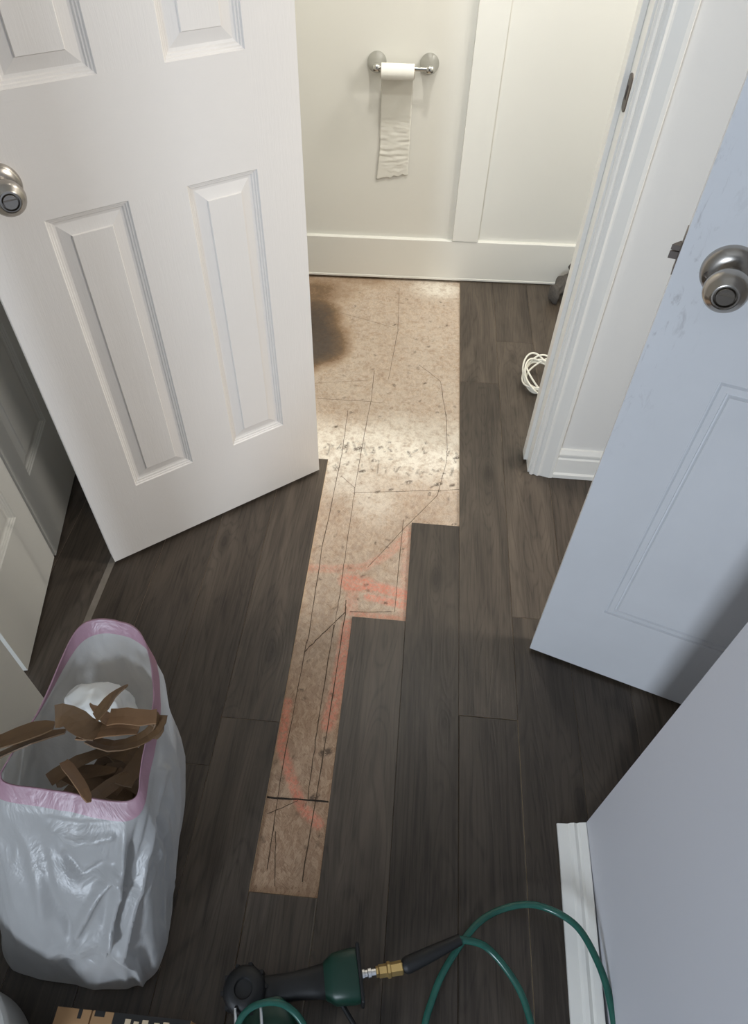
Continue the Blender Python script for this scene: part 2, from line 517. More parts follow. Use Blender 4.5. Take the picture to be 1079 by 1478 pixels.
E_ = [-0.70, -0.61, -0.512, -0.43, -0.339, -0.248, -0.158, -0.068, 0.023, 0.114, 0.205, 0.296, 0.387, 0.478, 0.57, 0.66, 0.75, 0.84, 0.93]
SEG = {0: [-1.1, -.2, .6, 1.4, 1.76], 1: [-1.1, .1, .95, 1.76], 2: [-1.1, -.35, .48, 1.3, 1.76], 3: [-1.1, .02, .87, 1.76],
       4: [-1.1, -.4, .36, 1.009], 5: [-1.1, -.4, .435, 1.009], 6: [-1.1, -.6, .204], 7: [-1.1, -.2, .634], 8: [-1.1, .0, .855],
       9: [-1.1, -.37, .473, 1.30, 1.76], 10: [-1.1, -.15, .66, 1.47, 1.76], 11: [-1.1, .28, 1.13, 1.76], 12: [-1.1, -.1, .75, 1.6, 1.76],
       13: [-1.1, .4, 1.25, 1.76], 14: [-1.1, .2, 1.05, 1.76], 15: [-1.1, .5, 1.35, 1.76], 16: [-1.1, .1, .95, 1.76], 17: [-1.1, .3, 1.15, 1.76]}


def plank(x0, x1, y0, y1, worn=False):
    b = MB(); g = 0.00015; e = 0.0022 if worn else 0.0006
    X0, X1, Y0, Y1 = x0 * U + g, x1 * U - g, y0 * U + g, y1 * U - g
    r = lambda d, z: [(X0 + d, Y0 + d, z), (X1 - d, Y0 + d, z), (X1 - d, Y1 - d, z), (X0 + d, Y1 - d, z)]
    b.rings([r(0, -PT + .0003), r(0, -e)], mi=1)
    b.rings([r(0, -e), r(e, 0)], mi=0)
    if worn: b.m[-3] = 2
    n = len(b.v); b.v += r(e, 0); b.f.append([n, n + 1, n + 2, n + 3]); b.m.append(0)
    return b.build('plank', [M['plank'], M['plank_edge'], M['worn_glint_edge']], floor)


for k, ys in SEG.items():
    for y0, y1 in zip(ys[:-1], ys[1:]):
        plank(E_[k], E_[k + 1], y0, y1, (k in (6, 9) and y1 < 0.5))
# pale strip on the closet seam: bevel reflection painted in, plus lighter core
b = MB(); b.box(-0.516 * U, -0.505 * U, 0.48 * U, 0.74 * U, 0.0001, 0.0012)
b.build('seam_glint_strip', M['worn_glint_edge'], floor)

LINES = [  # scored and pencilled lines on the strand board (plan points), width, dark?
]


def P2(px, py, z=-PT):
    """plan point of the floor seen along the calibrated view"""
    d = cam.matrix_world.to_3x3() @ Vector((px - 539.5, 739 - py, -focal))
    t = (z - U) / d.z
    return (d.x * t, d.y * t)


PX = [([(576, 416), (574, 478), (560, 549)], .0011), ([(490, 451), (568, 473)], .0010), ([(540, 535), (536, 575), (522, 645), (512, 705), (501, 780), (491, 853), (480, 920)], .0013),
      ([(482, 902), (459, 1043), (444, 1153)], .0012), ([(457, 575), (552, 581)], .0012), ([(605, 527), (635, 550), (644, 605), (645, 650), (644, 667), (631, 715), (580, 766), (530, 819)], .0013),
      ([(502, 593), (494, 650), (490, 672), (465, 790), (445, 920), (442, 929), (407, 1110), (385, 1255)], .0015), ([(512, 711), (663, 707)], .0012), ([(492, 687), (512, 704)], .0010),
      ([(582, 750), (569, 883), (505, 883)], .0013), ([(499, 883), (460, 920), (439, 941)], .0014), ([(499, 866), (498, 886), (468, 1080), (436, 1273)], .0014), ([(385, 1151), (474, 1157)], .0024),
      ([(397, 1200), (397, 1279)], .0009), ([(457, 553), (530, 549)], .0008), ([(385, 1175), (430, 1156)], .0008)]
for pts, w in PX:
    q = [np.array(P2(*p)) for p in pts]
    q = [p for a, c in zip(q[:-1], q[1:]) for p in [a + (c - a) * t for t in np.linspace(0, 1, 8, endpoint=False)]] + [q[-1]]
    b = MB(); L, R_ = [], []
    for i, p in enumerate(q):
        t = q[min(i + 1, len(q) - 1)] - q[max(i - 1, 0)]; t = t / np.linalg.norm(t)
        nrm = np.array([-t[1], t[0]]); ww = (0.95 if pts[0][1] > 850 else 0.7) * w * (0.55 + 0.45 * rng.random())
        p = p + nrm * rng.gauss(0, 0.0005)
        L.append((*(p + nrm * ww), -PT + 0.0003)); R_.append((*(p - nrm * ww), -PT + 0.0003))
    b.rings([L, R_], closed=False)
    b.build('scored_line', M['crack'] if w > .002 else M['line'], floor, recalc=False)


# ------------------------------------------------------------------ room shell
def shell(name, label, boxes, mat, cat='wall', bevel=0):
    b = MB()
    for q in boxes: b.box(*q)
    return tag(b.build(name, mat, bevel=bevel), label, cat, kind='structure')


CEIL = 2.45
WY = 1.016 * U                      # hall face of the doorway wall
WB = 1.088 * U                      # bathroom face of it
JL, JR = -0.206 * U, 0.253 * U      # inner faces of the door jambs
HEAD = 2.06
# back wall of the bathroom turns 2.6 degrees
ang = math.atan2(1.755 - 1.724, 0.397 + 0.292)


def on_back(o):
    o.location = (-0.292 * U, 1.724 * U, 0); o.rotation_euler = (0, 0, ang); return o


SB = 0.015
on_back(shell('wall_back', 'cream bathroom wall behind the toilet paper holder', [(-0.75, 1.9, SB, 0.12, 0.004, CEIL)], M['wall_bath']))
b = MB()   # flat board with an eased top and a thin shoe line
prof = [(0, 0.004), (-0.002, 0.004), (-0.002, 0.011), (0, 0.012), (0, 0.160), (0.003, 0.163), (SB, 0.163), (SB, 0.004)]
b.rings([[(x, y, z) for y, z in prof] for x in (-0.75, 1.9)], True, True, True)
on_back(tag(b.build('baseboard_back', M['trim_bath']), 'tall flat white baseboard along the bathroom back wall', 'baseboard', kind='structure'))
b = MB(); b.box(0.372 * U, 0.439 * U, -0.003, SB, 0.1632, CEIL - 0.01)
on_back(tag(b.build('trim_1', M['trim_bath'], bevel=0.0012), 'vertical white batten right of the toilet paper holder', 'trim', kind='structure'))
shell('wall_doorway', 'white wall around the bathroom doorway beside the right door', [
    (-0.75 * U, JL - 0.02, WY, WB, -PT, CEIL), (JR + 0.02, 0.69 * U, WY, WB, -PT, CEIL), (JL - 0.02, JR + 0.02, WY, WB, HEAD + 0.02, CEIL)], M['wall_hall'])
shell('wall_bathroom_right', 'bathroom side wall out of view on the right', [(1.26, 1.36, WB, 2.62, -PT, CEIL)], M['wall_bath'])
shell('wall_bathroom_left', 'bathroom side wall out of view on the left', [(-1.06, -0.96, WB, 2.62, -PT, CEIL)], M['wall_bath'])
WRX, WRY = 0.287 * U, 0.324 * U     # outer corner of the near right wall
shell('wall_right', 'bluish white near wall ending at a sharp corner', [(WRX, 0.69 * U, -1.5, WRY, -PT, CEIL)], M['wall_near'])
SY0, SY1 = 0.475 * U, 0.885 * U     # doorway of the side room behind the right door
shell('wall_alcove', 'side wall with a doorway hidden behind the right door', [(0.69 * U, 0.76 * U, -1.5, SY0, -PT, CEIL), (0.69 * U, 0.76 * U, SY1, WB, -PT, CEIL), (0.69 * U, 0.76 * U, SY0, SY1, HEAD, CEIL)], M['wall_hall'])
shell('wall_side_room', 'side room walls out of view beyond the right door', [(2.9, 3.0, -0.6, 2.4, -PT, CEIL), (1.37, 2.9, 2.3, 2.4, -PT, CEIL), (0.76 * U, 2.9, -0.6, -0.5, -PT, CEIL)], M['wall_hall'])
shell('floor_side_room', 'dark floor of the side room out of view', [(0.931 * U, 2.9, -0.5, 2.3, -PT - .02, 0)], M['plank'], 'floor')
shell('ceiling_side_room', 'side room ceiling out of view', [(1.41, 2.9, -0.5, 2.3, CEIL, CEIL + 0.08)], M['ceiling'], 'ceiling')
shell('wall_left', 'closet back wall out of view behind the folding doors', [(-1.45, -1.35, -1.5, WB, -PT, CEIL)], M['wall_hall'])
shell('ceiling', 'white ceiling above the hall and bathroom', [(-1.45, 1.4, -1.5, 2.62, CEIL, CEIL + 0.08)], M['ceiling'], 'ceiling')

# jambs with stop (trim_2), casing (trim_3)
b = MB()
b.box(JR, JR + 0.02, WY - 0.001, WB + 0.001, 0.001, HEAD); b.box(JL - 0.02, JL, WY - 0.001, WB + 0.001, 0.001, HEAD)
b.box(JL - 0.02, JR + 0.02, WY - 0.001, WB + 0.001, HEAD, HEAD + 0.02)
b.box(JR - 0.011, JR, WY + 0.038, WY + 0.072, 0.012, HEAD); b.box(JL, JL + 0.011, WY + 0.038, WY + 0.072, 0.012, HEAD)
jamb = tag(b.build('trim_2', M['trim'], bevel=0.0012), 'white door jamb with stop and strike plate on the right of the doorway', 'door frame', kind='structure')
CW = 0.066
cp = [(0.005, 0), (0.005, 0.008), (0.009, 0.011), (0.013, 0.011), (0.015, 0.0085), (0.019, 0.0085), (0.022, 0.012), (0.027, 0.0145), (0.032, 0.0125), (0.036, 0.0125),
      (0.060, 0.019), (0.068, 0.019), (0.070, 0.017), (0.070, 0)]
b = MB()
b.rings([[(JR + x, WY - y, z) for x, y in cp] for z in (0.001, HEAD + 0.07)], True, True, True)
b.rings([[(JL - x, WY - y, z) for x, y in cp] for z in (0.001, HEAD + 0.07)], True, True, True)
b.rings([[(x, WY - y, HEAD + q) for q, y in cp] for x in (JL - 0.07, JR + 0.07)], True, True, True)
tag(b.build('trim_3', M['trim']), 'fluted white casing around the bathroom doorway', 'casing', kind='structure')
# strike plate in the jamb
b = MB()
sz, sy = 0.985, WY + 0.017
out = [(0.015 * math.cos(a), (0.022 if math.sin(a) > 0 else -0.022) + 0.010 * math.sin(a)) for a in np.linspace(0, 2 * math.pi, 28, endpoint=False)]
rg = [[(JR - d, sy + x * k, sz + z * k) for x, z in out] for d, k in ((0.0, 1.0), (0.0018, 1.0), (0.0022, .93))]
hole = [[(JR - 0.0022 + d, sy + max(-.006, min(.006, x)), sz + max(-.011, min(.011, z))) for x, z in out] for d in (0, 0.0015)]
b.rings(rg + hole, True, False, True)
b.build('strike_plate', M['nickel_dark'], jamb)

# baseboard right of the casing
b = MB()
bp = [(0, 0.001), (-0.017, 0.001), (-0.017, 0.014), (-0.012, 0.019), (-0.012, 0.070), (-0.009, 0.074), (-0.009, 0.080), (-0.012, 0.084), (-0.012, 0.090), (-0.006, 0.102), (0, 0.103)]
b.rings([[(x, WY + y, z) for y, z in bp] for x in (JR + 0.0705, 0.685 * U)], True, True, True)
tag(b.build('baseboard_doorway', M['trim']), 'short white stepped baseboard between casing and right door', 'baseboard', kind='structure')
# low moulded board at the foot of the near wall, its end cut open at the corner
bp = [(0.0, 0.001), (-0.050, 0.001), (-0.052, 0.004), (-0.052, 0.010), (-0.032, 0.013), (-0.028, 0.019), (-0.022, 0.022), (-0.016, 0.020), (-0.012, 0.026), (-0.002, 0.030), (0.0, 0.030)]
b = MB()
rr = []
for i in range(25):
    t = i / 24
    y = WRY - 0.001 - t * 1.3
    bow = 0.006 * max(0, min(1, (t - 0.05) / 0.2)) + 0.001
    rr.append([(WRX - bow + x, y, z) for x, z in bp])
b.rings(rr, True, True, True)
tag(b.build('baseboard_right', M['trim']), 'low moulded white trim board along the near right wall', 'baseboard', kind='structure')


# ------------------------------------------------------------------ doors
def rect_rings(x0, x1, z0, z1, prof):
    return [[(x0 + i, d, z0 + i), (x1 - i, d, z0 + i), (x1 - i, d, z1 - i), (x0 + i, d, z1 - i)] for i, d in prof]


RAISED = [(0, 0), (0.002, 0.0028), (0.0045, 0.0034), (0.006, 0.0058), (0.009, 0.0064), (0.011, 0.0090), (0.0155, 0.0100), (0.0355, 0.0048), (0.0370, 0.0022), (0.0385, 0.0022)]
GROOVE = [(0, 0), (0.001, 0.005), (0.003, 0.005), (0.0055, 0.001), (0.0155, 0.0006), (0.017, 0.005), (0.0195, 0.005), (0.022, 0.0)]


def panel_door(name, label, ax, ay, dirx, diry, width, height, stiles, panels, prof, ms, mr, thick=0.035, z0=0.012, cat='door'):
    """panels: rows of (bottom, top); stiles: (left, right, mullion or 0). Face looks along local -y."""
    o = empty(name, (ax, ay, 0), math.atan2(diry, dirx))
    tag(o, label, cat, kind='structure')
    sl, sr, mu = stiles
    for x0, x1 in ((0, sl), (width - sr, width)):
        b = MB(); b.box(x0, x1, 0, thick, z0, z0 + height); b.build('stile', ms, o)
    zs = [z0] + [v for p in panels for v in p] + [z0 + height]
    for a, c in zip(zs[0::2], zs[1::2]):
        b = MB(); b.box(sl, width - sr, 0, thick, a, c); b.build('rail', mr, o)
    cols = [(sl, width - sr)] if not mu else [(sl, mu[0]), (mu[1], width - sr)]
    for a, c in panels:
        if mu:
            b = MB(); b.box(mu[0], mu[1], 0, thick, a, c); b.build('mullion', ms, o)
        for x0, x1 in cols:
            b = MB()
            b.rings(rect_rings(x0, x1, a, c, prof), True, False, True)
            b.rings([[(x, thick - y, z) for x, y, z in r] for r in rect_rings(x0, x1, a, c, prof)], True, False, True)
            b.build('panel', ms, o, recalc=True)
    return o


s_ = 0.99
W1 = 0.430 * U * s_
door1 = panel_door('door_1', 'white six panel door with a nickel knob standing open on the left', -0.506 * U * s_, 0.705 * U * s_ + .003, 0.776, 0.631, W1, 2.03,
                   (0.077 * U, W1 - 0.356 * U, (0.179 * U, 0.256 * U)),
                   [(0.162 * U, 0.612 * U), (0.748 * U, 1.185 * U), (1.25 * U, 1.345 * U)], RAISED, M['door_stile'], M['door_rail'])
W2 = 0.43 * U
door2 = panel_door('door_2', 'scuffed white grooved panel door with a nickel knob standing open on the right', 0.231 * U * s_ + .001, 0.6025 * U * s_, 0.948, -0.318, W2, 2.03,
                   (0.079 * U, 0.079 * U, 0), [(0.166 * U, 0.582 * U), (0.79 * U, 1.34 * U)], GROOVE, M['door2'], M['door2'])


def knob(door, x, z, sc=1.0):
    b = MB(); b.lathe([(0.0345, 0.0), (0.0345, 0.003), (0.0335, 0.006), (0.030, 0.0105), (0.022, 0.0135), (0.0135, 0.0155), (0.0125, 0.020), (0.0125, 0.03)], '-y', 48, (x, 0, z))
    ro = b.build('rosette', M['nickel'], door, True, sharp=50)
    b = MB(); b.lathe([(0.0, 0.0105), (0.0042, 0.0115), (0.0042, 0.0085)], '-y', 16, (x - 0.024, -0.001, z - 0.004), cap0=False)
    b.build('screw', M['nickel_dark'], ro, True)
    prof = [(0.0125, 0.026), (0.0135, 0.030), (0.019, 0.034), (0.0245, 0.040), (0.0268, 0.047), (0.0270, 0.051), (0.0255, 0.057), (0.022, 0.0615), (0.0175, 0.0645), (0.0165, 0.0660), (0.0150, 0.0665), (0.0130, 0.0665), (0.0125, 0.0640), (0.0125, 0.0610)]
    b = MB(); b.lathe(prof, '-y', 56, (x, 0, z), cap0=True, cap1=True)
    kn = b.build('knob', M['nickel'], door, True, sharp=60)
    b = MB(); b.lathe([(0.0112, 0.0600), (0.0112, 0.0655), (0.0104, 0.0665)], '-y', 32, (x, 0, z))
    b.box(x - 0.0095, x + 0.0095, -0.0695, -0.066, z - 0.0032, z + 0.0032)
    b.build('turn_button', M['nickel'], kn, True, sharp=40)
    return kn


def latch(door, z):
    b = MB()
    b.box(-0.0012, 0.0005, 0.006, 0.031, z - 0.028, z + 0.028)
    b.build('latch_plate', M['nickel_dark'], door, bevel=0.0005)
    b = MB()
    p = [(-0.012, 0.012), (-0.003, 0.026), (0.0, 0.026), (0.0, 0.011), (-0.012, 0.011)]
    for a, c in ((-0.009, 0.0005), (0.0025, 0.009)):
        b.rings([[(x, y, z + q) for x, y in p] for q in (a, c)], True, True, True)
    b.build('latch_bolt', M['nickel_dark'], door)


knob(door1, 0.044 * U, 0.660 * U); latch(door1, 0.660 * U)
knob(door2, 0.045 * U, 0.692 * U); latch(door2, 0.695 * U)
b = MB()
for hz in (0.25, 1.05, 1.82):
    b.lathe([(0.0065, 0), (0.0065, 0.09)], 'z', 16, (W1 + 0.001, 0.038, hz))
b.build('hinge', M['nickel_dark'], door1, True)

CLO = lambda n, l, a, c, st=0.062: panel_door(n, l, a[0] * U, a[1] * U, c[0] - a[0], c[1] - a[1], math.hypot(c[0] - a[0], c[1] - a[1]) * U - 0.003, 2.0, (st, st, 0),
                                    [(0.235, 0.95), (1.08, 1.85)], RAISED, M['closet'], M['closet'], 0.03, 0.008, 'closet door')
CLO('door_3', 'shaded folding closet door leaf behind the open six panel door', (-0.612, 0.706), (-0.658, 0.930))
CLO('door_4', 'folding closet door leaf between the shaded leaf and the trash bag', (-0.568, 0.480), (-0.614, 0.704))
CLO('door_5', 'folding closet door leaf nearest the trash bag, standing proud', (-0.490, 0.205), (-0.521, 0.436), 0.036)

# ------------------------------------------------------------------ toilet paper holder and tissue
bx = Vector((math.cos(ang), math.sin(ang), 0)); bn = Vector((math.sin(ang), -math.cos(ang), 0))   # along wall, out of wall
B0 = Vector((-0.292 * U, 1.724 * U, 0)) + bn * (-SB)


def bw(s, d, z):       # point at s (units) along the back wall, d metres out, z metres
    return B0 + bx * (s * U) + bn * d + Vector((0, 0, z))


HZ = 0.515 * U
holder = empty('toilet_paper_holder', bw(0.221, 0, HZ), ang)
tag(holder, 'polished two post toilet paper holder on the bathroom wall', 'paper holder')
HS = 0.058 * U
for sx_ in (-HS, HS):
    b = MB(); b.lathe([(0.030, 0.0), (0.030, 0.004), (0.0285, 0.007), (0.024, 0.013), (0.018, 0.024), (0.013, 0.038), (0.0105, 0.050)], '-y', 40, (sx_, 0, 0))
    b.build('rosette', M['chrome'], holder, True, sharp=50)
    b = MB(); b.lathe([(0.0105, -0.010), (0.0125, -0.007), (0.0125, 0.007), (0.0105, 0.010)], 'x', 28, (sx_, -0.056, 0))
    b.build('post_end', M['chrome'], holder, True)
b = MB(); b.lathe([(0.0062, -HS + 0.010), (0.0062, HS - 0.010)], 'x', 20, (0, -0.056, 0))
b.build('roller_bar', M['chrome'], holder, True)

RL = 0.051
RC = -0.020
roll_ = empty('toilet_paper_roll', bw(0.221, 0.056, HZ - 0.009) + bx * (-0.016), ang)
tag(roll_, 'nearly empty toilet paper roll with tissue hanging down the wall', 'toilet paper')
b = MB()
prof = [(0.0185, -RL), (0.0222, -RL), (0.0222, RL), (0.0185, RL), (0.0185, -RL)]
b.lathe(prof, 'x', 40, (0, 0, 0), cap0=False, cap1=False)
b.build('paper_winding', M['tissue'], roll_, True)
b = MB(); b.lathe([(0.0175, -RL - .001), (0.0184, -RL - .001), (0.0184, RL + .001), (0.0175, RL + .001), (0.0175, -RL - .001)], 'x', 40, cap0=False, cap1=False)
b.build('cardboard_core', M['cardboard'], roll_, True)
# hanging sheet: leaves the roll at the wall side and lies close to the wall, creased below
b = MB(); rows = []
N, K = 90, 24
for i in range(N + 1):
    t = i / N
    row = []
    for j in range(K + 1):
        u = j / K
        x = -RL + 2 * RL * u
        z = -0.004 - 0.345 * t
        y = 0.0225 + 0.029 * min(1, t / 0.22)
        cre = max(0, min(1, (t - 0.36) / 0.1)) * (1 - max(0, (t - 0.88) / 0.12))
        y -= cre * 0.0024 * (noise.noise((u * 2.2, t * 34, 3.0)) + 0.6 * noise.noise((u * 5, t * 70, 8.0)))
        if t > 0.8:
            z += (t - 0.8) * 0.10 * u + 0.006 * noise.noise((u * 8, 1.0, 2.0)) * (t - 0.8) * 5
        x += 0.002 * noise.noise((t * 5, 0, 1.0)) + (0.010 * (t - 0.72) * (1 - u) * -3 if t > 0.72 else 0)
        row.append((x, y, z))
    rows.append(row)
b.rings(rows, False)
sh = b.build('hanging_sheet', M['sheet'], roll_, True, sharp=180)
so = sh.modifiers.new('thick', 'SOLIDIFY'); so.thickness = 0.0005

# ------------------------------------------------------------------ things on the bathroom floor
coil = MB()
pts = []
r2 = random.Random(3)
for k in range(7):
    ph = r2.uniform(-0.5, 0.5); tilt = r2.uniform(-0.5, 0.5)
    ra, rb_ = 0.046 + r2.uniform(-.005, .006), 0.064 + r2.uniform(-.008, .006)
    ox, oy = r2.uniform(-.006, .006), r2.uniform(-.006, .006)
    for i in range(24):
        a = 2 * math.pi * i / 24
        x, y = ra * math.cos(a), rb_ * math.sin(a)
        z = 0.034 + 0.022 * math.sin(a * 1 + ph) + 0.010 * math.sin(2 * a + k) + 0.0015 * k
        pts.append((ox + x * math.cos(tilt) - y * math.sin(tilt), oy + x * math.sin(tilt) + y * math.cos(tilt), max(z, 0.004)))
coil.tube(catmull(pts, 2), 0.0031, 8)
co = coil.build('coiled_cable', M['cable'], None, True, sharp=180)
co.location = (0.292 * U, 1.308 * U, 0.0)
tag(co, 'bundle of white cable coiled on dark planks behind the casing', 'cable')

# rolled dark grey mat standing slumped at the wall
b = MB(); rr = []
ax = catmull([(0, 0, 0.03), (0.03, 0.035, 0.045), (0.07, 0.07, 0.065), (0.12, 0.09, 0.075), (0.2, 0.09, 0.07)], 10)
for i, p in enumerate(ax):
    t = i / (len(ax) - 1)
    ring = []
    for j in range(40):
        a = 2 * math.pi * j / 40
        r = (0.030 + 0.006 * math.sin(7 * t * 3 + 1) + 0.010 * noise.noise((math.cos(a) * 1.5, math.sin(a) * 1.5, t * 6))) * min(1, (t * 9 + 0.35))
        ring.append((p[0] + r * 0.8 * math.cos(a) * -0.6, p[1] + r * 0.8 * math.cos(a), max(0.002, p[2] + r * 1.0 * math.sin(a))))
    rr.append(ring)
b.rings(rr, True, True, True)
b.lathe([(0.004, 0.012), (0.016, 0.008), (0.02, -0.002), (0.014, -0.012), (0.003, -0.014)], 'z', 20, (0.068, 0.055, 0.122))
mt = b.build('rolled_mat', M['mat'], None, True, sharp=180)
mt.location = (0.352 * U, 1.66 * U, 0.0)
tag(mt, 'dark grey rolled cloth bundle by the back wall behind the casing', 'cloth')

# ------------------------------------------------------------------ trash bag
# control loops (plan in U, 10 points anticlockwise starting front left), heights in U
loops = [
    (0.000, [(-.420, .098), (-.34, .088), (-.275, .092), (-.250, .122), (-.256, .20), (-.28, .27), (-.33, .30), (-.40, .29), (-.437, .24), (-.440, .14)]),
    (0.020, [(-.422, .094), (-.34, .084), (-.270, .088), (-.243, .120), (-.250, .20), (-.27, .28), (-.33, .31), (-.41, .30), (-.445, .24), (-.447, .14)]),
    (0.100, [(-.415, .122), (-.33, .100), (-.258, .108), (-.231, .150), (-.236, .22), (-.258, .30), (-.32, .33), (-.40, .32), (-.440, .26), (-.442, .18)]),
    (0.180, [(-.405, .165), (-.32, .144), (-.254, .152), (-.226, .200), (-.231, .26), (-.252, .33), (-.31, .36), (-.385, .345), (-.425, .29), (-.428, .215)]),
    (0.235, [(-.403, .190), (-.32, .172), (-.250, .176), (-.229, .228), (-.233, .290), (-.253, .345), (-.305, .370), (-.360, .355), (-.408, .30), (-.418, .240)]),
    (0.275, [(-.397, .206), (-.32, .197), (-.247, .197), (-.236, .244), (-.240, .305), (-.258, .357), (-.302, .376), (-.345, .364), (-.385, .300), (-.402, .244)]),
    (0.300, [(-.387, .226), (-.32, .221), (-.252, .220), (-.248, .252), (-.251, .320), (-.272, .372), (-.300, .388), (-.347, .378), (-.373, .295), (-.389, .252)]),
]
RIMZ = [0.272, 0.272, 0.270, 0.285, 0.305, 0.322, 0.335, 0.332, 0.292, 0.278]
NSEG, NV = 28, 16
cols = []
for j in range(10):
    cpts = []
    for li, (z, L) in enumerate(loops):
        zz = RIMZ[j] * z / 0.300 if z > 0.19 else z
        cpts.append((L[j][0], L[j][1], zz))
    cols.append(catmull(cpts, NV))
nrow = len(cols[0])
grid = []
for i in range(nrow):
    grid.append(catmull([cols[j][i] for j in range(10)], NSEG, True))
G = np.array(grid) * U                     # rows x (10*NSEG) x 3
nc = G.shape[1]
cen = G.mean(axis=1, keepdims=True)
outv = G - cen; outv[:, :, 2] = 0
outv /= np.linalg.norm(outv, axis=2, keepdims=True) + 1e-9


def ridge(v): return 1 - 2 * abs(v)


# long creases of the film, as lines on its front seen along the calibrated view; (points, height m, half width m)
CREASES = [([(15, 1408), (90, 1374), (155, 1342)], .011, .016), ([(182, 1165), (174, 1250), (160, 1325), (150, 1366)], .012, .013), ([(212, 1120), (192, 1225), (166, 1340)], -.010, .013),
           ([(236, 1110), (214, 1222), (176, 1368)], .011, .014), ([(40, 1185), (60, 1240), (78, 1310), (105, 1356)], -.012, .020), ([(28, 1190), (45, 1250), (62, 1320)], .009, .014),
           ([(70, 1184), (112, 1192), (165, 1186)], -.012, .014), ([(72, 1200), (110, 1213), (160, 1206)], .012, .012), ([(165, 1370), (195, 1396), (206, 1424)], .010, .012),
           ([(166, 1255), (132, 1300), (106, 1352)], .010, .016), ([(185, 1275), (176, 1290), (164, 1255)], .008, .010), ([(8, 1240), (14, 1330), (20, 1395)], .010, .014),
           ([(20, 1425), (80, 1402), (140, 1385)], -.007, .012), ([(225, 1180), (246, 1240), (238, 1330)], -.007, .014), ([(90, 1240), (120, 1270), (150, 1250)], -.006, .016)]
Rw = np.array(cam.matrix_world.to_3x3())


def to_px(P):
    d = (P - np.array([0, 0, U])) @ Rw
    return np.stack([539.5 + d[..., 0] / -d[..., 2] * focal, 739 - d[..., 1] / -d[..., 2] * focal], -1)


PXG = to_px(G)
vdir = np.array([0, 0, U]) - G
vdir[:, :, 2] = 0
facing = np.clip(np.einsum('ijk,ijk->ij', outv, vdir / np.linalg.norm(vdir, axis=2, keepdims=True)) * 1.6 + 0.1, 0, 1)
extra = np.zeros(G.shape[:2])
for pts_, h_, w_ in CREASES:
    best = np.full(G.shape[:2], 1e9)
    wp = w_ * 620
    for a_, b_ in zip(pts_[:-1], pts_[1:]):
        a_, b_ = np.array(a_, float), np.array(b_, float)
        t_ = np.clip(((PXG - a_) @ (b_ - a_)) / ((b_ - a_) @ (b_ - a_)), 0, 1)
        best = np.minimum(best, np.linalg.norm(PXG - a_ - t_[..., None] * (b_ - a_), axis=-1))
    extra += facing * 1.4 * h_ * np.clip(1 - best / wp, 0, 1)
for i in range(nrow):
    t = i / (nrow - 1)
    z = G[i, :, 2].mean() / U
    amp = 0.010
    amp *= min(1, max(0.15, z / 0.04))
    if t > 0.66: amp *= 0.12 + 0.88 * max(0, (0.86 - t) / 0.20)
    for j in range(nc):
        a = 2 * math.pi * j / nc
        cx_, sx2 = math.cos(a), math.sin(a)
        p = (cx_ * 1.3 + 0.9 * t, sx2 * 1.3 - 0.7 * t, t * 1.6)
        q = (cx_ * 3.0 - 1.7 * t, sx2 * 3.0 + 1.5 * t, t * 2.2 + 5)
        d = amp * (1.1 * ridge(noise.noise(p)) + 0.8 * ridge(noise.noise(q)) + 0.25 * ridge(noise.noise((q[0] * 2.3, q[1] * 2.3, q[2] * 2.6))) - 1.3)
        d += extra[i, j] * min(1, z / 0.03) * (1 if t < 0.7 else max(0, (0.9 - t) / 0.2))
        G[i, j] += outv[i, j] * d
HEMROWS = 11
bag = empty('trash_bag', (-0.33 * U, 0.22 * U, 0))
tag(bag, 'white plastic trash bag with pink drawstring hem holding brown strips', 'trash bag')
off = np.array([-0.33 * U, 0.22 * U, 0])
b = MB()
b.rings([[tuple(p) for p in (r - off)] for r in G], True, True, False)
bg = b.build('film', M['bag'], bag, True, recalc=False, sharp=180)
b = MB()
hem = G[nrow - HEMROWS:] + outv[nrow - HEMROWS:] * 0.0012 - off
top = hem[-1].copy(); top[:, 2] += 0.0006
inn = (G[nrow - HEMROWS:] - outv[nrow - HEMROWS:] * 0.0012 - off)[::-1]
b.rings([[tuple(p) for p in r] for r in list(hem) + [top] + list(inn)], True)
b.build('drawstring_hem', M['hem'], bag, True, sharp=180)


def strip(name, label, pts, w, mat, twist=None, group=None, roll0=0.0, roll1=0.0, tip=True):
    """a stiff torn strip, 2 mm thick, along pts (in U) with its flat turning from roll0 to roll1"""
    c = catmull(pts, 2) if len(pts) > 3 else catmull(pts, 3)
    b = MB(); rr = []
    c = [Vector(p) * U for p in c]
    o0 = c[0].copy()
    n = len(c)
    for i, p in enumerate(c):
        t = (c[min(i + 1, n - 1)] - c[max(i - 1, 0)]).normalized()
        s = t.cross(Vector((0, 0, 1)))
        s = s.normalized() if s.length > 1e-3 else Vector((1, 0, 0))
        u = s.cross(t)
        a = roll0 + (roll1 - roll0) * i / (n - 1)
        s2 = s * math.cos(a) + u * math.sin(a); u2 = u * math.cos(a) - s * math.sin(a)
        k = i / (n - 1)
        ww = w * (1 + 0.22 * noise.noise((i * 1.7, w * 900, 0))) * ((0.4 + 0.6 * min(1, k * 6 + 0.5, (1 - k) * 3 + .1)) if tip else 1.0)
        th = 0.0011
        rr.append([p - o0 + s2 * ww + u2 * (th + .12 * ww), p - o0 + u2 * th, p - o0 - s2 * ww + u2 * (th + .12 * ww), p - o0 - s2 * ww - u2 * (th - .12 * ww), p - o0 - u2 * th, p - o0 + s2 * ww - u2 * (th - .12 * ww)])
    b.rings(rr, True, True, True)
    o = b.build(name, mat, None, False)
    o.location = o0
    return tag(o, label, 'strip', group)


GR = 'torn brown strips in the trash bag'


